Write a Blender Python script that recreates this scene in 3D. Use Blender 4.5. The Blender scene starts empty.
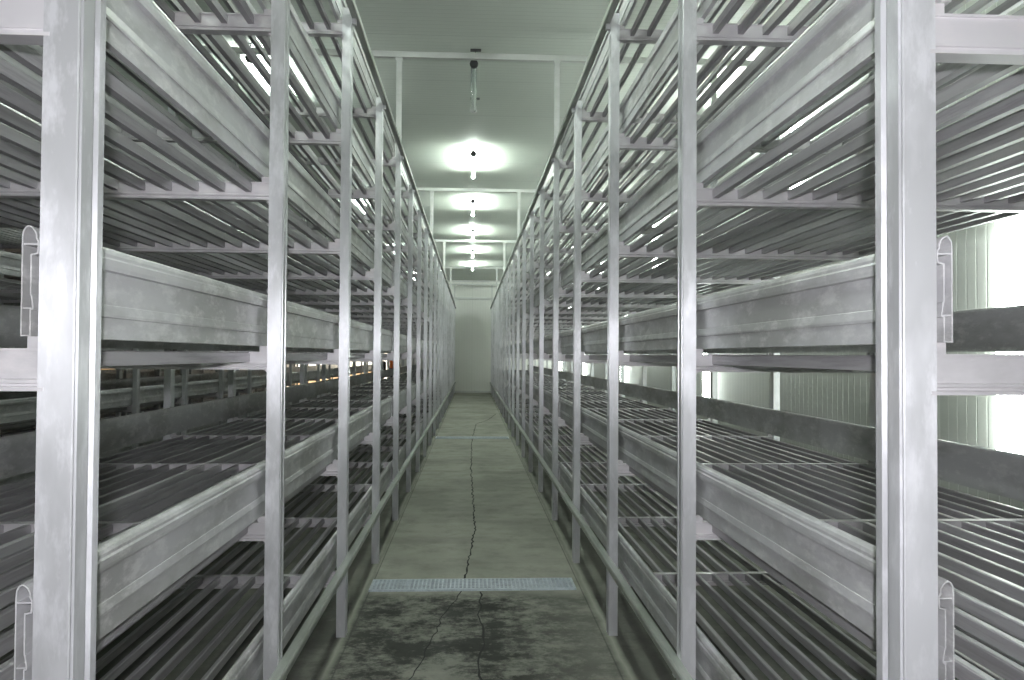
import bpy, bmesh, math, random
from mathutils import Vector, Matrix
random.seed(7)
S = bpy.context.scene
COL = S.collection
PI = math.pi

# ------------------------------------------------------------------ measures
P = 1.4                      # spacing of the uprights along the aisle
CAM_Z = 1.437
YAW, PITCH, ROLL = math.radians(2.93), math.radians(1.10), math.radians(0.35)
FPX = 781.0
NPOST = 21
TIER = [CAM_Z + .006 + 0.568 * (i - 2) for i in range(6)]     # top of the cross beams
RACK_W = 1.458
HALF = RACK_W / 2
POST_TOP = 3.22
YL0, YR0 = -0.174, -0.199
END_DY = .05                 # the end uprights sit a little closer to the second ones
XL, XR = -.632, .710          # aisle faces of the two racks
WALL_R, WALL_L, WALL_F, WALL_N = 3.2, -9.2, 29.75, -3.6
CEIL = 4.27

# ------------------------------------------------------------------ mesh helpers
class MB:
    def __init__(self):
        self.v, self.f, self.sm = [], [], []
    def add(self, vs, fs, smooth=False):
        n = len(self.v)
        self.v += [tuple(p) for p in vs]
        self.f += [tuple(i + n for i in f) for f in fs]
        self.sm += [smooth] * len(fs)
        return self
    def box(self, x0, x1, y0, y1, z0, z1):
        if x0 > x1: x0, x1 = x1, x0
        if y0 > y1: y0, y1 = y1, y0
        if z0 > z1: z0, z1 = z1, z0
        v = [(x0,y0,z0),(x1,y0,z0),(x1,y1,z0),(x0,y1,z0),(x0,y0,z1),(x1,y0,z1),(x1,y1,z1),(x0,y1,z1)]
        f = [(0,3,2,1),(4,5,6,7),(0,1,5,4),(1,2,6,5),(2,3,7,6),(3,0,4,7)]
        return self.add(v, f)
    def prism(self, poly, axis, a, b, caps=(True, True)):
        """poly: list of 2d points; axis 'z': (x,y)  'y': (x,z)  'x': (y,z)"""
        def pt(p, t):
            if axis == 'z': return (p[0], p[1], t)
            if axis == 'y': return (p[0], t, p[1])
            return (t, p[0], p[1])
        n = len(poly)
        v = [pt(p, a) for p in poly] + [pt(p, b) for p in poly]
        f = [(i, (i+1) % n, n + (i+1) % n, n + i) for i in range(n)]
        if caps[0]: f.append(tuple(range(n-1, -1, -1)))
        if caps[1]: f.append(tuple(range(n, 2*n)))
        return self.add(v, f)
    def tube(self, p0, p1, r, n=12, r1=None, smooth=True):
        p0, p1 = Vector(p0), Vector(p1)
        d = (p1 - p0).normalized()
        u = d.orthogonal().normalized(); w = d.cross(u)
        r1 = r if r1 is None else r1
        v = [p0 + (u*math.cos(2*PI*i/n) + w*math.sin(2*PI*i/n))*r for i in range(n)]
        v += [p1 + (u*math.cos(2*PI*i/n) + w*math.sin(2*PI*i/n))*r1 for i in range(n)]
        base = len(self.v)
        self.add(v, [(i, (i+1) % n, n+(i+1) % n, n+i) for i in range(n)], smooth)
        self.f += [tuple(base+i for i in range(n-1, -1, -1)), tuple(base+n+i for i in range(n))]
        self.sm += [False, False]
        return self
    def mesh(self, name, mat, fix=True):
        me = bpy.data.meshes.new(name)
        me.from_pydata(self.v, [], self.f)
        if fix:
            bm = bmesh.new(); bm.from_mesh(me)
            bmesh.ops.recalc_face_normals(bm, faces=bm.faces)
            bm.to_mesh(me); bm.free()
        me.polygons.foreach_set('use_smooth', self.sm)
        me.materials.append(mat)
        me.update()
        return me
    def build(self, name, mat, parent=None, loc=(0,0,0), bevel=0.0):
        o = bpy.data.objects.new(name, self.mesh(name, mat))
        COL.objects.link(o); o.location = loc; o.parent = parent
        if bevel:
            b = o.modifiers.new('soft_edges', 'BEVEL'); b.width = bevel; b.segments = 2; b.limit_method = 'ANGLE'
        return o

def inst(name, me, parent, loc=(0,0,0)):
    o = bpy.data.objects.new(name, me); COL.objects.link(o); o.parent = parent; o.location = loc
    return o
def empty(name, loc=(0,0,0), rz=0):
    o = bpy.data.objects.new(name, None); COL.objects.link(o); o.location = loc; o.rotation_euler = (0,0,rz)
    o.empty_display_size = 0.1
    return o
def tag(o, label, cat, group=None):
    o['label'] = label; o['category'] = cat
    if group: o['group'] = group
    return o
def struct(o):
    o['kind'] = 'structure'; return o
def copy_tree(o, parent=None):
    c = o.copy(); COL.objects.link(c)
    if parent: c.parent = parent
    for ch in list(o.children): copy_tree(ch, c)
    return c

# ------------------------------------------------------------------ materials
def srgb(r, g, b):
    f = lambda c: (c/255/12.92) if c/255 <= .04045 else ((c/255+.055)/1.055)**2.4
    return (f(r), f(g), f(b), 1)
class NT:
    def __init__(self, name):
        self.m = bpy.data.materials.new(name); self.m.use_nodes = True
        self.t = self.m.node_tree; self.t.nodes.clear()
        self.out = self.t.nodes.new('ShaderNodeOutputMaterial')
        self.b = self.t.nodes.new('ShaderNodeBsdfPrincipled')
        self.t.links.new(self.b.outputs[0], self.out.inputs[0])
    def n(self, kind, **kw):
        nd = self.t.nodes.new('ShaderNode' + kind)
        for k, v in kw.items():
            if hasattr(nd, k): setattr(nd, k, v)
            else: nd.inputs[k.replace('_', ' ')].default_value = v
        return nd
    def l(self, a, b): self.t.links.new(a, b)
    def set(self, **kw):
        for k, v in kw.items(): self.b.inputs[k.replace('_', ' ')].default_value = v
    def ramp(self, src, stops):
        r = self.n('ValToRGB'); e = r.color_ramp.elements
        e[0].position, e[0].color = stops[0]
        e[1].position, e[1].color = stops[-1]
        for p, c in stops[1:-1]:
            x = e.new(p); x.color = c
        self.l(src, r.inputs[0]); return r.outputs[0]
    def mix(self, fac, a, b, mode='MIX'):
        m = self.n('MixRGB', blend_type=mode)
        for i, s in ((0, fac), (1, a), (2, b)):
            if hasattr(s, 'node'): self.l(s, m.inputs[i])
            else: m.inputs[i].default_value = s
        return m.outputs[0]
    def math(self, op, a, b=None, clamp=False):
        m = self.n('Math', operation=op, use_clamp=clamp)
        for i, s in ((0, a), (1, b)):
            if s is None: continue
            if hasattr(s, 'node'): self.l(s, m.inputs[i])
            else: m.inputs[i].default_value = s
        return m.outputs[0]

def g(v, a=1): return (v, v, v, 1)

def aluminium(name, col, rough, metal, stain, scale=(1,1,1), aniso=0.0, amount=0.5, blotch=(.8,.8,.8,1)):
    k = NT(name)
    tc = k.n('TexCoord'); oi = k.n('ObjectInfo')
    ofs = k.n('VectorMath', operation='SCALE'); ofs.inputs[0].default_value = (13.1, 7.7, 5.3)
    k.l(oi.outputs['Random'], ofs.inputs['Scale'])
    add = k.n('VectorMath', operation='ADD'); k.l(tc.outputs['Object'], add.inputs[0]); k.l(ofs.outputs[0], add.inputs[1])
    mp = k.n('Mapping'); mp.inputs['Scale'].default_value = scale; k.l(add.outputs[0], mp.inputs[0])
    n1 = k.n('TexNoise', Scale=3.0, Detail=6.0, Roughness=0.62); k.l(mp.outputs[0], n1.inputs['Vector'])
    n2 = k.n('TexNoise', Scale=17.0, Detail=5.0, Roughness=0.7); k.l(mp.outputs[0], n2.inputs['Vector'])
    f = k.ramp(n1.outputs[0], [(.44, g(0)), (.60, g(1))])
    f = k.math('MULTIPLY', f, amount)
    c = k.mix(f, col, stain)
    f2 = k.ramp(n2.outputs[0], [(.50, g(0)), (.64, g(1))])
    f2 = k.math('MULTIPLY', f2, amount * .55)
    c = k.mix(f2, c, blotch)
    k.l(c, k.b.inputs['Base Color'])
    r = k.math('ADD', k.math('MULTIPLY', n2.outputs[0], .22), rough - .11)
    k.l(r, k.b.inputs['Roughness'])
    k.set(Metallic=metal)
    if aniso:
        k.set(Anisotropic=aniso)
        t = k.n('Tangent', direction_type='RADIAL', axis='Z')
        k.l(t.outputs[0], k.b.inputs['Tangent'])
        k.b.inputs['Anisotropic Rotation'].default_value = ANISO_ROT
    bp = k.n('Bump', Strength=.08, Distance=.002); k.l(n2.outputs[0], bp.inputs['Height']); k.l(bp.outputs[0], k.b.inputs['Normal'])
    return k.m
ANISO_ROT = 0.0

M = {}
M['post'] = aluminium('post_aluminium', (.62,.625,.635,1), .34, .5, (.40,.405,.405,1), (1,1,.35), .68, .8, (.80,.80,.82,1))
M['slat'] = aluminium('slat_aluminium', (.38,.37,.38,1), .46, .38, (.27,.265,.26,1), (2,.12,2), 0, .8, (.17,.165,.165,1))
M['board'] = aluminium('board_aluminium', (.50,.50,.505,1), .40, .32, (.32,.32,.305,1), (1.3,.5,1.3), 0, .9, (.72,.72,.70,1))
M['beam'] = aluminium('beam_aluminium', (.62,.605,.615,1), .42, .5, (.38,.37,.37,1), (.5,1,1), 0, .7, (.70,.66,.65,1))
M['rail'] = aluminium('rail_aluminium', (.36,.38,.35,1), .45, .5, (.24,.26,.22,1), (2,.3,2), 0, .8, (.5,.51,.47,1))

def plain(name, col, rough=.6, metal=0.0, noise=0.0, nscale=6.0):
    k = NT(name); k.set(Roughness=rough, Metallic=metal)
    if noise:
        tc = k.n('TexCoord'); n = k.n('TexNoise', Scale=nscale, Detail=5.0); k.l(tc.outputs['Object'], n.inputs['Vector'])
        c = k.ramp(n.outputs[0], [(.3, tuple(x*(1-noise) for x in col[:3])+(1,)), (.7, col)])
        k.l(c, k.b.inputs['Base Color'])
    else: k.b.inputs['Base Color'].default_value = col
    return k.m
def glow(name, col, strength):
    k = NT(name); k.b.inputs['Base Color'].default_value = (.9,.9,.9,1)
    k.b.inputs['Emission Color'].default_value = col; k.b.inputs['Emission Strength'].default_value = strength
    return k.m
M['black'] = plain('black_rubber', (.02,.02,.022,1), .5, 0, .2)
M['hook'] = plain('dull_steel_hook', (.12,.12,.12,1), .5, .5, .2)
M['lit'] = glow('lit_fluorescent_tube', (.88,1.0,.90,1), 115)
M['lit_side'] = glow('lit_side_row_tube', (.90,1.0,.95,1), 60)
M['wall_lit'] = glow('lit_wall_tube', (.90,1.0,.92,1), 24)
M['frame'] = aluminium('frame_aluminium', (.66,.67,.65,1), .4, .4, (.52,.53,.5,1), (.4,1,1), 0, .5)

# clear, switched-off tube
k = NT('unlit_clear_tube'); k.set(Roughness=.06); k.b.inputs['Base Color'].default_value = (.82,.9,.85,1)
k.b.inputs['Transmission Weight'].default_value = .75; k.b.inputs['IOR'].default_value = 1.3
M['clear'] = k.m
M['white_tube'] = plain('unlit_tube_core', (.82,.86,.82,1), .35, 0, .06)

def ribbed(name, col, axis, pitch, joint, strength=.35, tint=.06, line=.86, rough=.42, depth=.004, rib_tint=.9):
    """painted sandwich panel: fine ribs and panel joints along one axis"""
    k = NT(name); k.set(Roughness=rough)
    tc = k.n('TexCoord'); sp = k.n('SeparateXYZ'); k.l(tc.outputs['Object'], sp.inputs[0])
    co = sp.outputs[axis]
    w = k.math('PINGPONG', co, pitch/2)
    rib = k.ramp(k.math('MULTIPLY', w, 2/pitch), [(.0, g(0)), (.16, g(1)), (.84, g(1)), (1, g(1))])
    j = k.math('PINGPONG', co, joint/2)
    jl = k.ramp(j, [(.0, g(0)), (.012, g(1)), (.5, g(1))])
    n = k.n('TexNoise', Scale=.55, Detail=6.0, Roughness=.6); k.l(tc.outputs['Object'], n.inputs['Vector'])
    c = k.mix(k.ramp(n.outputs[0], [(.35, g(0)), (.7, g(1))]), col, tuple(x*(1-tint) for x in col[:3])+(1,))
    c = k.mix(k.math('SUBTRACT', 1.0, jl), c, tuple(x*line for x in col[:3])+(1,))
    c = k.mix(k.math('SUBTRACT', 1.0, rib), c, tuple(x*rib_tint for x in col[:3])+(1,))
    k.l(c, k.b.inputs['Base Color'])
    h = k.math('ADD', rib, k.math('MULTIPLY', jl, 1.0))
    bp = k.n('Bump', Strength=strength, Distance=depth); k.l(h, bp.inputs['Height']); k.l(bp.outputs[0], k.b.inputs['Normal'])
    return k.m
M['ceil'] = ribbed('ceiling_panel', (.66,.70,.64,1), 1, .075, 1.15, .5, .10, .75, .5, .004, .80)
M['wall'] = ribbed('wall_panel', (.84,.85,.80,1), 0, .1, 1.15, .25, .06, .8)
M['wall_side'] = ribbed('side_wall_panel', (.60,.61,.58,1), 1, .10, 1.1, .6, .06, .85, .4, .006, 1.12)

# concrete floor
def floor_mat():
    k = NT('stained_concrete')
    tc = k.n('TexCoord'); sp = k.n('SeparateXYZ'); k.l(tc.outputs['Object'], sp.inputs[0])
    X, Y = sp.outputs[0], sp.outputs[1]
    def noise(scale, detail=8.0, rough=.62, sc=(1,1,1)):
        mp = k.n('Mapping'); mp.inputs['Scale'].default_value = sc; k.l(tc.outputs['Object'], mp.inputs[0])
        n = k.n('TexNoise', Scale=scale, Detail=detail, Roughness=rough); k.l(mp.outputs[0], n.inputs['Vector'])
        return n.outputs[0]
    big = noise(1.1, 8, .65, (1,.8,1)); med = noise(4.5, 8, .7); fine = noise(34, 6, .75)
    c = k.mix(k.ramp(big, [(.40, g(0)), (.62, g(1))]), (.38,.375,.325,1), (.27,.27,.23,1))
    c = k.mix(k.math('MULTIPLY', k.ramp(med, [(.5, g(0)), (.72, g(1))]), .5), c, (.165,.17,.14,1))
    # cross bands left by mopping
    band = noise(1.6, 5, .6, (.25, 1.6, 1))
    c = k.mix(k.math('MULTIPLY', k.ramp(band, [(.52, g(0)), (.66, g(1))]), .35), c, (.15,.155,.125,1))
    c = k.mix(k.math('MULTIPLY', k.ramp(fine, [(.4, g(0)), (.7, g(1))]), .2), c, (.33,.34,.30,1), 'MIX')
    # black mould near the drain: heavy on the near side of the grating
    near = k.math('SUBTRACT', 1.0, k.math('MULTIPLY', k.math('SUBTRACT', Y, 4.62), 5.0), True)
    m1 = noise(2.1, 10, .72, (1,1.15,1)); m2 = noise(13, 8, .8, (1,1.2,1))
    mould = k.ramp(k.math('ADD', k.math('MULTIPLY', m1, .66), k.math('MULTIPLY', m2, .44)), [(.48, g(0)), (.58, g(1))])
    side = k.ramp(k.math('ABSOLUTE', k.math('ADD', X, .15)), [(.35, g(1)), (.75, g(.45))])
    mf = k.math('MULTIPLY', k.math('MULTIPLY', mould, near), side)
    c = k.mix(k.math('MULTIPLY', near, .5), c, (.10,.10,.088,1))
    c = k.mix(k.math('MULTIPLY', mf, .9), c, (.012,.012,.0115,1))
    # darker strip under the racks and a pale edge where the aisle slab ends
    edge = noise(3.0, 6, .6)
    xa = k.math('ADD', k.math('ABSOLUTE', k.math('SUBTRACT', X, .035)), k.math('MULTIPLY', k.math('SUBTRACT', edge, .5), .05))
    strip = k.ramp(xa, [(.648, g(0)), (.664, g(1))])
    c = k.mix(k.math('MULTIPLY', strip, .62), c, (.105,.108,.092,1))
    line = k.math('SUBTRACT', 1.0, k.math('MULTIPLY', k.math('ABSOLUTE', k.math('SUBTRACT', xa, .683)), 30.0), True)
    c = k.mix(k.math('MULTIPLY', line, .75), c, (.36,.37,.31,1))
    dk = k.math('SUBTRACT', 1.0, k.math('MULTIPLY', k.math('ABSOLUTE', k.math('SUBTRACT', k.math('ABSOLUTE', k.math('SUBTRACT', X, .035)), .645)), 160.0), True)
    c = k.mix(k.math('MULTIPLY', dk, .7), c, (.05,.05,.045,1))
    k.l(c, k.b.inputs['Base Color'])
    k.l(k.ramp(med, [(.3, g(.62)), (.7, g(.9))]), k.b.inputs['Roughness'])
    k.set(**{'Specular_IOR_Level': .22})
    bp = k.n('Bump', Strength=.25, Distance=.004); k.l(fine, bp.inputs['Height']); k.l(bp.outputs[0], k.b.inputs['Normal'])
    return k.m
M['floor'] = floor_mat()
M['crack'] = plain('crack_dark', (.012,.012,.011,1), .9, 0, .3)
M['grate'] = aluminium('galvanised_grating', (.52,.58,.62,1), .5, .3, (.38,.43,.46,1), (6,6,6), 0, .7, (.75,.8,.84,1))
M['pit'] = plain('drain_channel', (.13,.145,.15,1), .8, 0, .3)
M['white_wall'] = plain('yard_white_render', (.80,.78,.73,1), .8, 0, .08, 1.0)
M['tan'] = plain('tan_brick', (.50,.36,.22,1), .85, 0, .3, 3.0)
M['yard'] = plain('yard_concrete', (.66,.61,.54,1), .85, 0, .15, .8)

# ------------------------------------------------------------------ setting
def wall_box(name, x0, x1, y0, y1, z0, z1, mat):
    return struct(MB().box(x0, x1, y0, y1, z0, z1).build(name, mat))
wall_box('floor', WALL_L-.2, WALL_R+.2, WALL_N-.2, WALL_F+.2, -.25, 0, M['floor'])
wall_box('ceiling', WALL_L-.2, WALL_R+.2, WALL_N-.2, WALL_F+.2, CEIL, CEIL+.12, M['ceil'])
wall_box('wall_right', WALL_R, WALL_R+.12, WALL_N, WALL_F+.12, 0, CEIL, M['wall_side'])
wall_box('wall_near', WALL_L, WALL_R, WALL_N-.12, WALL_N, 0, CEIL, M['wall'])
# far wall: closed behind the aisle, open gateway further left
OPEN_R, OPEN_L, OPEN_T = -2.85, -8.9, 2.75
m = MB()
m.box(OPEN_R, WALL_R, WALL_F, WALL_F+.12, 0, CEIL)
m.box(OPEN_L, OPEN_R, WALL_F, WALL_F+.12, OPEN_T, CEIL)
m.box(WALL_L, OPEN_L, WALL_F, WALL_F+.12, 0, CEIL)
struct(m.build('wall_far', M['wall']))
# left wall with its long opening near the far end
m = MB()
m.box(WALL_L-.12, WALL_L, WALL_N, 15.5, 0, CEIL)
m.box(WALL_L-.12, WALL_L, 15.5, WALL_F+.12, OPEN_T, CEIL)
m.box(WALL_L-.12, WALL_L, WALL_F-.3, WALL_F+.12, 0, OPEN_T)
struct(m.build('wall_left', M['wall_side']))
# trims on the far wall: door rail and top flashing, skirting
struct(MB().box(-.92, .96, WALL_F-.05, WALL_F, 3.54, 3.62).build('trim_1', M['frame'], bevel=.006))
struct(MB().box(OPEN_R, WALL_R, WALL_F-.03, WALL_F, CEIL-.06, CEIL).build('trim_2', M['frame']))
struct(MB().box(OPEN_R, WALL_R, WALL_F-.025, WALL_F, 0, .07).build('baseboard_far', M['frame']))
struct(MB().box(WALL_R-.025, WALL_R, WALL_N, WALL_F-.03, 0, .07).build('baseboard_right', M['frame']))

# ------------------------------------------------------------------ mushroom rack
def mirror(poly): return [(-x, y) for x, y in reversed(poly)]
def inset(poly, d):
    n = len(poly); area = sum(poly[i][0]*poly[(i+1) % n][1] - poly[(i+1) % n][0]*poly[i][1] for i in range(n))
    s = 1 if area > 0 else -1
    out = []
    for i in range(n):
        a, b, c = Vector(poly[i-1]), Vector(poly[i]), Vector(poly[(i+1) % n])
        e1, e2 = (b-a).normalized(), (c-b).normalized()
        n1, n2 = Vector((-e1.y, e1.x))*s, Vector((-e2.y, e2.x))*s
        t = n1 + n2; t = t / max(t.length_squared/2, .5)
        q = b + t*d; out.append((q.x, q.y))
    return out

# uprights: section in plan, x measured from the rack's outer face (0) inwards (-)
def post_section():
    w, d = .046, .072
    r = .007
    return [(-w, 0), (-.0015, 0), (0, .0015), (0, .006), (-r, .007), (-r, .014), (0, .015), (0, .048), (-r, .049),
            (-r, .056), (0, .057), (0, d-.0015), (-.0015, d), (-w+.001, d), (-w, d-.001)]
def end_post_section():
    w, d, r = .056, .092, .010
    return [(-w, 0), (-.002, 0), (0, .002), (0, .004), (-r, .005), (-r, .013), (0, .014), (0, .050), (-r, .052),
            (-r, .068), (0, .070), (0, d-.002), (-.002, d), (-w, d)]
def post_mesh(section, side, name, z0=0.0):
    poly = section if side > 0 else mirror(section)
    m = MB(); m.prism(poly, 'z', z0, POST_TOP)
    return m.mesh(name, M['post'])
PM = {(s, e): post_mesh(end_post_section() if e else post_section(), s, 'end_post' if e else 'post') for s in (1, -1) for e in (0, 1)}

# cross beam between front and rear upright (local origin: centre of the bay line, top of beam)
def beam_mesh(H):
    L = HALF - .0465
    m = MB()
    m.prism([(.013,-.004),(.018,-.004),(.018,0),(-.018,0),(-.018,-.004),(-.013,-.004),(-.013,-H+.020),(-.019,-H+.018),(-.019,-H+.013),(-.015,-H+.0115),
             (-.015,-H+.008),(-.021,-H+.006),(-.021,-H),(.021,-H),(.021,-H+.006),(.015,-H+.008),(.015,-H+.0115),(.019,-H+.013),(.019,-H+.018),(.013,-H+.020)], 'x', -L, L)
    for s in (-1, 1):
        # saddle that carries the side board, and the weld gusset under the beam
        m.box(s*(L-.030), s*(L-.002), -.012, .012, -.002, .019)
        m.prism([(s*L, -H), (s*(L-.018), -H), (s*L, -H-.016)], 'y', -.004, .004)
    return m.mesh('cross_beam', M['beam'])
BEAM = beam_mesh(.060)
END_BEAM = beam_mesh(.068)

# side board section: u = towards the upright, z up from the foot of the board
BOARD_H = .177
BOARD = [(0,0),(.016,0),(.016,.040),(.0195,.0408),(.0200,.046),(.017,.063),(.016,.064),(.016,.124),(.0255,.126),(.0265,.134),(.0265,.146),
         (.0235,.150),(.0235,.156),(.0205,.163),(.0155,.168),(.0095,.170),(.0045,.167),(.001,.160),(0,.150)]
def board_mesh(side, length, hollow):
    """side>0: outer face towards +x.  Starts at y=0."""
    K = BOARD_H/.170
    poly = [(side*(u-.0265), z*K) for u, z in BOARD]
    m = MB()
    if not hollow:
        m.prism(poly, 'y', 0, length)
        return m.mesh('side_board', M['board'])
    inn = inset(poly, .0022)
    n = len(poly); D = .35
    v = [(p[0], 0, p[1]) for p in poly] + [(p[0], length, p[1]) for p in poly] + [(p[0], 0, p[1]) for p in inn] + [(p[0], D, p[1]) for p in inn]
    f = []
    for i in range(n):
        j = (i+1) % n
        f += [(i, j, n+j, n+i), (i, 2*n+i, 2*n+j, j), (2*n+i, 3*n+i, 3*n+j, 2*n+j)]
    f += [tuple(range(n, 2*n)), tuple(range(3*n, 4*n))]
    m.add(v, f)
    a, b = side*(-.0265+.0015), side*(-.0265+.0150)
    m.box(a, b, .002, D, .0420*K, .0440*K); m.box(a, side*(-.0265+.0245), .002, D, .1400*K, .1425*K)
    return m.mesh('side_board', M['board'])
BAYS = 4
SEGS = [(i, min(i+BAYS, NPOST)) for i in range(1, NPOST, BAYS)]       # 1-5, 5-9 ...
BM = {}
for s in (1, -1):
    for i, (a, b) in enumerate(SEGS):
        BM[(s, i)] = board_mesh(s, (b-a)*P - .004 + (.02 if b == NPOST else 0) - (END_DY - .036 if i == 0 else 0), i == 0)

NSLAT, SW, SD = 15, .020, .031
SPAN_Y0, SPAN_Y1 = P + .074, NPOST*P + .05
def deck_mesh():
    m = MB(); lo, hi = -HALF + .118, HALF - .118
    for i in range(NSLAT):
        x = lo + (hi-lo)*i/(NSLAT-1)
        m.prism([(x-SW/2, -.003-SD), (x+SW/2, -.003-SD), (x+SW/2, -.005), (x+SW/2-.003, -.002), (x-SW/2+.003, -.002), (x-SW/2, -.005)], 'y', SPAN_Y0, SPAN_Y1)
    return m.mesh('shelf_deck', M['slat'])
DECK = deck_mesh()

def rail_mesh(name, w, h):
    m = MB()
    m.prism([(0,0),(w-.004,0),(w,.004),(w,h-.005),(w-.005,h),(0,h)], 'y', P*1.0 - .02, NPOST*P + .06)
    return m
RBM = {s_: MB().box(0, s_*.02, .024, .048, -.028, 0).mesh('rail_bracket', M['post']) for s_ in (1, -1)}
def build_rack():
    """local frame: x=0 rack centre, y=0 the camera's own station, uprights at y = n*P"""
    root = empty('mushroom_rack')
    for n in range(1, NPOST+1):
        for s in (1, -1):
            inst('post', PM[(s, 1 if n == 1 else 0)], root, (s*HALF, n*P + (END_DY if n == 1 else 0), 0))
    late = MB()
    for t, z in enumerate(TIER):
        d = inst('shelf_deck', DECK, root, (0, 0, z))
        for n in range(1, NPOST+1):
            if n <= 16: inst('cross_beam', END_BEAM if n == 1 else BEAM, d, (0, n*P + (END_DY + .020 if n == 1 else .036), 0))
            else:
                off = len(late.v); vs = [tuple(v.co + Vector((0, n*P + .036, z))) for v in BEAM.vertices]
                late.add(vs, [tuple(p.vertices) for p in BEAM.polygons])
        for s in (1, -1):
            for i, (a, b) in enumerate(SEGS):
                inst('side_board', BM[(s, i)], d, (s*(HALF-(.0570 if i == 0 else .0470)), a*P + (END_DY if i == 0 else .036) , .019))
    lo = late.build('cross_beam', M['beam'], root); lo['kind'] = 'stuff'
    for s in (1, -1):
        for z, w, h, nm in ((.380, .036, .030, 'trolley_rail'), (3.175, .034, .036, 'top_rail')):
            mm = MB()
            pts = [(0,0),(w-.004,0),(w,.004),(w,h-.005),(w-.005,h),(0,h)]
            mm.prism([(s*x, y) for x, y in pts], 'y', P - .02, NPOST*P + .05)
            r = mm.build(nm, M['rail'], root, (s*HALF, 0, z))
            for n in range(2, NPOST+1, 1 if nm == 'top_rail' else 3):
                inst('rail_bracket', RBM[s], r, (0, n*P, 0))
    return root

rackL = build_rack()
G = 'mushroom racks along the aisles'
rackL.location = (XL-HALF, YL0, 0)
tag(rackL, 'tall six tier aluminium mushroom rack directly along the left side of the central aisle', 'rack', G)
rackR = copy_tree(rackL); rackR.location = (XR+HALF, YR0, 0)
tag(rackR, 'tall six tier aluminium mushroom rack right of the central aisle, before the ribbed wall', 'rack', G)
rack2 = copy_tree(rackL); rack2.location = (-3.50-HALF, YL0+.15, 0)
tag(rack2, 'dim aluminium rack seen through the shelves of the left rack, one aisle further left', 'rack', G)
rack3 = copy_tree(rackL); rack3.location = (-6.44-HALF, YL0-.3, 0)
tag(rack3, 'farthest aluminium rack at the left, only glimpsed in slits against the bright gateway', 'rack', G)

# ------------------------------------------------------------------ ceiling frames standing on the racks
RX = [(XL-HALF, YL0), (XR+HALF, YR0), (-3.50-HALF, YL0+.15), (-6.44-HALF, YL0-.3)]
FR_LABEL = {5: 'nearest pale ceiling cross beam on four pairs of uprights, crossing above the unlit tube',
            9: 'second ceiling cross beam from the front, just beyond the brightest lit aisle tube',
            13: 'third ceiling cross beam from the front, between lit tubes deep in the aisle',
            17: 'fourth ceiling cross beam from the front, behind the last lit tube',
            21: 'last ceiling cross beam, right in front of the far wall'}
for n in FR_LABEL:
    Y = n*P - .150
    root = empty('ceiling_frame', (0, Y, 0))
    tag(root, FR_LABEL[n], 'ceiling frame', 'cross frames under the ceiling')
    MB().box(WALL_L+.02, WALL_R-.02, -.022, .022, 4.04, 4.092).build('cross_beam', M['frame'], root, bevel=.003)
    for cx, y0 in RX:
        for s in (1, -1):
            hb = MB().box(-.023, .023, -.018, .018, POST_TOP+.001, 4.04)
            hb.box(-.03, .03, -.024, .024, 4.015, 4.04)
            hb.build('hanger', M['frame'], root, (cx + s*(HALF-.024), y0 + n*P + .036 - Y, 0))

# ------------------------------------------------------------------ lamps
LAMP_Z, TUBE = 4.15, 1.42
def make_lamp(lit):
    root = empty('tube_lamp')
    z = LAMP_Z
    if lit:
        MB().tube((0, .06, z), (0, TUBE-.05, z), .020 if lit == 'lit' else .034, 16).build('tube', M[lit], root)
    else:
        t = MB().tube((0, .06, z), (0, TUBE-.05, z), .030, 18).build('tube', M['clear'], root)
        MB().tube((0, .062, z), (0, TUBE-.055, z), .009, 12).build('lamp_core', M['white_tube'], t)
    for y0, y1 in ((0, .06), (TUBE-.05, TUBE)):
        mm = MB().tube((0, y0, z), (0, y1, z), .036, 16)
        mm.tube((0, y0+.02, z), (0, y0+.035, z), .040, 16)
        mm.build('end_cap', M['black'] if y0 == 0 else M['frame'], root, bevel=.002)
    for y in (.015, TUBE-.03):
        mm = MB().tube((0, y, z+.034), (.016, y-.02, CEIL-.004), .004, 8)
        mm.box(-.035, .065, y-.045, y+.005, CEIL-.008, CEIL)
        mm.tube((0, y, z+.030), (0, y, z+.046), .012, 10)
        mm.build('hanger', M['hook'], root)
    return root
pitch = 3.27
GL = 'lit ceiling tubes over the central aisle'
words = ['unlit clear ceiling tube hanging just beyond the nearest cross beam',
         'brightest lit ceiling tube of the aisle, first one beyond the unlit tube',
         'second lit ceiling tube along the aisle, beyond the second cross beam',
         'third lit ceiling tube along the aisle',
         'fourth lit ceiling tube along the aisle, last but one',
         'farthest lit ceiling tube of the aisle, smallest before the far wall']
l0 = make_lamp(None); l0.location = (0, 7.22, 0); tag(l0, words[0], 'lamp')
proto = None
for i in (1, 2, 3, 4, 5, -1, -2):  # last two: unseen tubes added to keep the near aisle bright
    if proto is None: proto = o = make_lamp('lit')
    else: o = copy_tree(proto)
    o.location = (0, 7.22 + pitch*i, 0); tag(o, words[i] if i > 0 else 'lit ceiling tube over the central aisle, above and behind the camera\'s view', 'lamp', GL)
sproto = make_lamp('lit_side')
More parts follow.
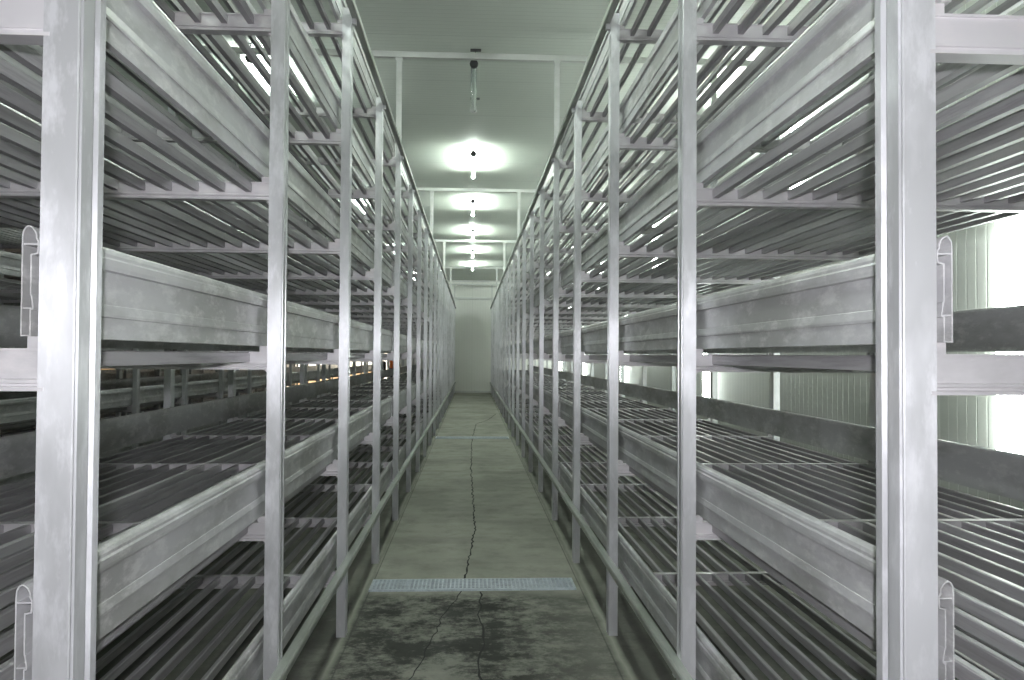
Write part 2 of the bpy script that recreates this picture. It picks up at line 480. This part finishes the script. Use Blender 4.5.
side = [(-2.06, 7.22, 'lit tube over the left rack, seen blinding white between its upper slats'),
        (-2.06, 13.6, 'smaller lit tube over the left rack, seen between the third and fourth uprights'),
        (-2.06, 20.2, 'farthest lit tube over the left rack, a small white streak beside the fifth upright'),
        (2.72, 7.22, 'nearest lit tube above the right rack, glimpsed between the top slats'),
        (2.72, 13.6, 'farther lit tube above the right rack, glimpsed between the top slats'),
        (2.72, 20.2, 'third lit tube above the right rack, glimpsed between the top slats'),
        (-2.06, .9, 'unseen fill tube added over the left rack near its end uprights, above the view'),  # this pair: unseen tubes added to raise the ambient light
        (2.72, .9, 'unseen fill tube added over the right rack near its end uprights, above the view'),
        (-2.06, 26.9, 'hidden fill tube added over the left rack, closest to the far wall'),  # this pair: hidden tubes added to brighten the far ceiling and wall
        (2.72, 26.9, 'hidden fill tube added above the right rack, closest to the far wall')]
for i, (x, y, w) in enumerate(side):
    o = sproto if i == 0 else copy_tree(sproto)
    o.location = (x, y, 0); tag(o, w, 'lamp', 'lit tubes over the side aisles')

# upright tubes on the right wall
def make_wall_lamp():
    root = empty('wall_lamp')
    MB().box(-.03, 0, -.06, .06, 0, 1.5).build('backplate', M['white_tube'], root, bevel=.004)
    poly = [(-.012 - .065*math.sin(PI*i/10), -.09*math.cos(PI*i/10)) for i in range(11)]
    MB().prism(poly, 'z', .03, 1.47).build('diffuser', M['wall_lit'], root)
    for z in (0, 1.47):
        MB().prism([(x*1.04, y*1.08) for x, y in poly], 'z', z, z+.03).build('end_cap', M['white_tube'], root)
    return root
wl = make_wall_lamp()
low = [4.47, 10.42, 16.3, 22.2, 28.1]; high = [7.5, 13.4, 19.3, 25.2]
wlab = {4.47: 'bright upright tube on the right wall, nearest, right of the end upright',
        10.42: 'lit upright tube low on the right wall, seen beside the second right upright',
        16.3: 'lit upright tube low on the right wall, seen beside the third right upright',
        22.2: 'lit upright tube low on the right wall, seen beside the fourth right upright',
        28.1: 'last lit upright tube low on the right wall, near the far corner',
        7.5: 'nearest lit tube high on the right wall, in slits between slats',
        13.4: 'second lit tube high on the right wall, in slits between slats',
        19.3: 'third lit tube high on the right wall, in slits between slats',
        25.2: 'last lit tube high on the right wall, in slits between slats'}
for i, (y, z) in enumerate([(y, .81) for y in low] + [(y, 2.47) for y in high]):
    o = wl if i == 0 else copy_tree(wl)
    o.location = (WALL_R, y, z); tag(o, wlab[y], 'lamp', 'upright tubes on the right wall')

# ------------------------------------------------------------------ floor: drains and cracks
def unproject(px, py, z=0.0):
    """ray through a photograph pixel to a height (used to lay out real points on the floor)"""
    d = Vector(((px-512)/FPX, 1.0, (340-py)/FPX))
    d = CAM_ROT @ d
    t = (z - CAM_Z)/d.z
    return Vector((0, 0, CAM_Z)) + d*t
CAM_ROT = Matrix.Rotation(-YAW, 3, 'Z') @ Matrix.Rotation(PITCH, 3, 'X') @ Matrix.Rotation(-ROLL, 3, 'Y')

def drain(loc, x0, x1, depth, label):
    root = empty('drain_grate', loc)
    tag(root, label, 'drain', 'drain gratings across the aisle')
    m = MB(); w = .006
    for y in [i*depth/6 for i in range(7)]:
        m.box(x0, x1, y-w/2, y+w/2, .001, .012)
    n = int((x1-x0)/.025)
    for i in range(n+1):
        x = x0 + (x1-x0)*i/n; m.box(x-.0035, x+.0035, 0, depth, .002, .013)
    m.build('grating', M['grate'], root)
    f = MB(); f.box(x0-.012, x1+.012, -.014, -.003, 0, .011); f.box(x0-.012, x1+.012, depth+.003, depth+.014, 0, .011)
    f.box(x0-.014, x0-.004, -.014, depth+.014, 0, .011); f.box(x1+.004, x1+.014, -.014, depth+.014, 0, .011)
    f.build('drain_frame', M['grate'], root)
    MB().box(x0-.005, x1+.005, -.004, depth+.004, .0003, .0012).build('channel', M['pit'], root)
drain((0, 4.80, 0), -.60, .635, .20, 'steel drain grating across the aisle beside the black stained floor')
drain((0, 13.4, 0), -.60, .63, .27, 'thin pale drain grating farther down the aisle')

def crack(name, pts, w0):
    P3 = [unproject(x, y) for x, y in pts]
    # wander between the traced points
    path = []
    for a, b in zip(P3, P3[1:]):
        L = (b-a).length; n = max(2, int(L/.05))
        for i in range(n):
            t = i/n; p = a.lerp(b, t)
            p = p + Vector((random.uniform(-1,1)*.010, 0, 0)); path.append(p)
    path.append(P3[-1])
    m = MB(); vs, fs = [], []
    for i, p in enumerate(path):
        w = w0*random.uniform(.5, 1.3)
        vs += [(p.x-w/2, p.y, .0016), (p.x+w/2, p.y, .0016), (p.x, p.y, -.004)]
    for i in range(len(path)-1):
        a, b = 3*i, 3*i+3
        fs += [(a, b, b+1, a+1), (a, a+2, b+2, b), (a+1, b+1, b+2, a+2)]
    m.add(vs, fs)
    o = m.build(name, M['crack']); struct(o); return o
crack('floor_crack', [(496,414),(488,420),(476,424),(472,440),(471,470),(473,500),(475,530),(470,555),(464,580)], .011)
crack('floor_crack', [(463,590),(455,600),(441,620),(432,640),(420,662),(408,681)], .007)
crack('floor_crack', [(481,592),(480,602),(479,615),(485,630),(483,645),(478,662),(482,681)], .010)

# ------------------------------------------------------------------ the yard outside the gateway
wall_box('ground_yard', -60, 20, WALL_F+.2, 80, -.3, -.03, M['yard'])
wall_box('ground_yard', -60, WALL_L-.2, -10, WALL_F+.2, -.3, -.03, M['yard'])
wall_box('wall_yard', -60, 10, 48, 48.4, -.03, 6, M['white_wall'])
wall_box('wall_yard', -24.4, -24, -10, 48, -.03, 6, M['white_wall'])
m = MB().box(-18, -4.6, 36, 36.3, -.03, .70); m.box(-18.05, -4.55, 35.95, 36.35, .70, .75)
lowwall = m.build('garden_wall', M['tan']); tag(lowwall, 'low tan brick wall outside in the sunlit yard beyond the gateway', 'wall')
m = MB().box(-14.3, -14, 8, 35.5, -.03, .70); m.box(-14.35, -13.95, 7.95, 35.55, .70, .75)
o = m.build('garden_wall', M['tan']); tag(o, 'low tan brick wall outside along the open left side', 'wall')

# shrub: leafy clump on stems
M['leaf'] = plain('leaf_green', (.16,.30,.07,1), .6, 0, .4, 9)
M['bark'] = plain('bark', (.12,.09,.06,1), .8, 0, .3)
def shrub(x, y, h):
    root = empty('shrub', (x, y, -.03)); tag(root, 'green shrub outside beyond the gateway, a sliver seen through the left racks', 'shrub')
    s = MB()
    tips = []
    for i in range(9):
        a = random.uniform(0, 2*PI); r = random.uniform(.1, .5)
        e = Vector((r*math.cos(a), r*math.sin(a), h*random.uniform(.5, .8))); tips.append(e)
        s.tube((0, 0, 0), e, .03, 6, .008)
    s.build('stem', M['bark'], root)
    lf = MB()
    for i in range(700):
        c = random.choice(tips) + Vector((random.gauss(0,.28), random.gauss(0,.28), random.gauss(0,.3)))
        if c.z < .1: continue
        u = Vector((random.gauss(0,1), random.gauss(0,1), random.gauss(0,1))).normalized(); v = u.orthogonal().normalized()
        L = random.uniform(.07, .13); w = L*.42
        lf.add([c-u*L, c+v*w, c+u*L, c-v*w], [(0,1,2,3)])
    f = bpy.data.objects.new('foliage', lf.mesh('foliage', M['leaf'], fix=False)); COL.objects.link(f); f.parent = root
shrub(-6.7, 40.5, 2.3)

# ------------------------------------------------------------------ person in orange in the gateway
M['orange'] = plain('orange_cloth', (.95,.20,.03,1), .75, 0, .15, 12)
M['trousers'] = plain('dark_trousers', (.03,.035,.05,1), .8, 0, .2, 12)
M['skin'] = plain('skin', (.36,.20,.13,1), .5, 0, .08, 20)
M['hair'] = plain('black_hair', (.012,.010,.010,1), .6, 0, .3, 40)
M['bag'] = plain('black_bag', (.015,.015,.017,1), .6, 0, .3, 20)
def skinned(name, pts, edges, radii, mat, parent, root=0, sub=2):
    me = bpy.data.meshes.new(name); me.from_pydata(pts, edges, []); me.materials.append(mat)
    o = bpy.data.objects.new(name, me); COL.objects.link(o); o.parent = parent
    sk = o.modifiers.new('skin', 'SKIN'); sk.use_smooth_shade = True
    for i, r in enumerate(radii):
        v = me.skin_vertices[0].data[i]; v.radius = r if isinstance(r, tuple) else (r, r); v.use_root = (i == root)
    if sub:
        ss = o.modifiers.new('smooth', 'SUBSURF'); ss.levels = ss.render_levels = sub
    return o
def person(loc, rz):
    root = empty('person', loc, rz)
    tag(root, 'person in an orange top with a black shoulder bag standing at the far gateway', 'person')
    # faces -y in local space
    b = [(0,0,.93),(0,0,1.08),(0,0,1.25),(0,.01,1.40),(0,.01,1.47),(0,-.005,1.55),(0,-.02,1.63),(0,-.01,1.71),
         (.09,0,.90),(.10,-.02,.50),(.10,.02,.09),(.105,-.09,.035),(.11,-.17,.025),
         (-.09,0,.90),(-.10,-.02,.50),(-.10,.02,.09),(-.105,-.09,.035),(-.11,-.17,.025),
         (.17,.01,1.39),(.21,.02,1.12),(.225,-.04,.88),(.225,-.06,.80),
         (-.17,.01,1.39),(-.21,.02,1.12),(-.225,-.04,.88),(-.225,-.06,.80)]
    e = [(0,1),(1,2),(2,3),(3,4),(4,5),(5,6),(6,7),(0,8),(8,9),(9,10),(10,11),(11,12),(0,13),(13,14),(14,15),(15,16),(16,17),
         (3,18),(18,19),(19,20),(20,21),(3,22),(22,23),(23,24),(24,25)]
    r = [(.14,.10),(.125,.09),(.145,.10),(.12,.08),.052,(.06,.075),(.072,.09),(.06,.07),
         .078,.052,.036,.038,.026,.078,.052,.036,.038,.026,.05,.038,.026,(.035,.016),.05,.038,.026,(.035,.016)]
    skinned('body', b, e, r, M['skin'], root)
    # five fingers each hand
    for s in (1, -1):
        hb = (s*.225, -.06, .80)
        for k, (dx, L) in enumerate(((-.024,.065),(-.008,.078),(.008,.074),(.023,.058))):
            p0 = Vector((hb[0], hb[1]+dx, hb[2]-.008)); p1 = p0 + Vector((-s*.006, -.004, -L*.55)); p2 = p1 + Vector((-s*.014, 0, -L*.45))
            skinned('finger', [p0, p1, p2], [(0,1),(1,2)], [.0095,.0085,.007], M['skin'], root, sub=1)
        p0 = Vector((hb[0], hb[1]-.026, hb[2]+.02)); p1 = p0 + Vector((-s*.006, -.022, -.025)); p2 = p1 + Vector((-s*.006, -.006, -.028))
        skinned('thumb', [p0, p1, p2], [(0,1),(1,2)], [.011,.0095,.008], M['skin'], root, sub=1)
    skinned('shirt', [(0,0,.84),(0,0,.95),(0,0,1.08),(0,0,1.25),(0,.01,1.40),(0,.01,1.455),(.17,.01,1.40),(.205,.02,1.17),(-.17,.01,1.40),(-.205,.02,1.17)],
            [(0,1),(1,2),(2,3),(3,4),(4,5),(4,6),(6,7),(4,8),(8,9)],
            [(.185,.135),(.175,.125),(.155,.115),(.17,.12),(.145,.10),.066,.072,.058,.072,.058], M['orange'], root)
    skinned('trousers', [(0,0,.92),(.092,0,.86),(.10,-.02,.50),(.10,.02,.11),(-.092,0,.86),(-.10,-.02,.50),(-.10,.02,.11)],
            [(0,1),(1,2),(2,3),(0,4),(4,5),(5,6)], [(.15,.12),.098,.075,.062,.098,.075,.062], M['trousers'], root)
    skinned('hair', [(0,.03,1.60),(0,.03,1.70),(0,-.005,1.755)], [(0,1),(1,2)], [(.068,.06),(.082,.075),(.055,.06)], M['hair'], root)
    fm = MB()
    for s in (1, -1):
        fm.tube((s*.03, -.098, 1.652), (s*.03, -.106, 1.652), .010, 10)
    fm.build('eyes', M['hair'], root)
    nm = MB(); nm.add([(0,-.098,1.655),(.016,-.098,1.612),(-.016,-.098,1.612),(0,-.128,1.618)], [(0,1,3),(0,3,2),(1,2,3),(0,2,1)]); nm.build('nose', M['skin'], root)
    for s in (1, -1):
        MB().tube((s*.072,.0,1.60), (s*.082,.012,1.665), .014, 8).build('ear', M['skin'], root)
    MB().tube((-.024,-.103,1.585), (.024,-.103,1.585), .005, 8).build('mouth', plain('lips', (.32,.12,.10,1), .5), root)
    for s in (1, -1):
        skinned('shoe', [(s*.105,.05,.045),(s*.107,-.08,.045),(s*.112,-.19,.035)], [(0,1),(1,2)], [(.05,.045),(.052,.045),(.045,.033)], M['hair'], root, sub=2)
    return root
person((-2.80, 28.15, 0), math.radians(25))
m = MB().prism([(-.13,-.17),(.13,-.17),(.14,.08),(.09,.15),(-.09,.15),(-.14,.08)], 'x', -.045, .045)
bag = m.build('shoulder_bag', M['bag'], None, (-3.126, 27.998, 1.03), bevel=.012)
bag.rotation_euler = (0, 0, math.radians(25))
MB().prism([(-.132,.03),(.132,.03),(.142,.082),(.092,.154),(-.092,.154),(-.142,.082)], 'x', -.051, -.045).build('flap', M['bag'], bag)
st = MB()
for sy in (-1, 1): st.tube((0, sy*.09, .14), (.185, sy*.03, .455), .011, 8)
st.tube((.185, -.032, .455), (.185, .032, .455), .011, 8)
st.build('strap', M['bag'], bag)
tag(bag, 'black shoulder bag hanging beside the person in orange', 'bag')

# ------------------------------------------------------------------ light
def light(name, kind, loc, energy, col, **kw):
    l = bpy.data.lights.new(name, kind); l.energy = energy; l.color = col
    for k_, v in kw.items(): setattr(l, k_, v)
    o = bpy.data.objects.new(name, l); COL.objects.link(o); o.location = loc
    return o
# the camera's own flash, just above the lens
fl = light('camera_flash', 'SPOT', (0.0, -.13, CAM_Z + .10), 165, (.94, .93, 1.0), shadow_soft_size=.03, spot_size=math.radians(120), spot_blend=.9)
fl.rotation_euler = (PI/2 + PITCH, 0, -YAW)
sun = light('sun', 'SUN', (-10, 30, 20), 9.0, (1.0, .93, .80), angle=.02)
sun.rotation_euler = (math.radians(42), 0, math.radians(25))

w = bpy.data.worlds.new('sky'); S.world = w; w.use_nodes = True
nt = w.node_tree; bg = nt.nodes['Background']
sky = nt.nodes.new('ShaderNodeTexSky'); sky.sky_type = 'HOSEK_WILKIE'
sky.sun_direction = (-.2, -.5, .8); sky.turbidity = 4
nt.links.new(sky.outputs[0], bg.inputs[0]); bg.inputs[1].default_value = .9

# ------------------------------------------------------------------ camera
cd = bpy.data.cameras.new('camera'); cam = bpy.data.objects.new('camera', cd); COL.objects.link(cam)
cd.sensor_fit = 'HORIZONTAL'; cd.sensor_width = 36; cd.lens = 36*FPX/1024; cd.clip_start = .02; cd.clip_end = 300
fwd = CAM_ROT @ Vector((0,1,0)); up = CAM_ROT @ Vector((0,0,1)); rt = CAM_ROT @ Vector((1,0,0))
R = Matrix((rt, up, -fwd)).transposed()
cam.matrix_world = Matrix.Translation((0, 0, CAM_Z)) @ R.to_4x4()
S.camera = cam

S.view_settings.view_transform = 'Standard'; S.view_settings.look = 'None'
S.view_settings.gamma = 1; S.view_settings.use_curve_mapping = False
S.view_settings.exposure = 0.55
try:
    S.cycles.use_denoising = True
    S.cycles.max_bounces = 8; S.cycles.diffuse_bounces = 5; S.cycles.glossy_bounces = 3
    S.cycles.sample_clamp_indirect = 4.0
except Exception: pass
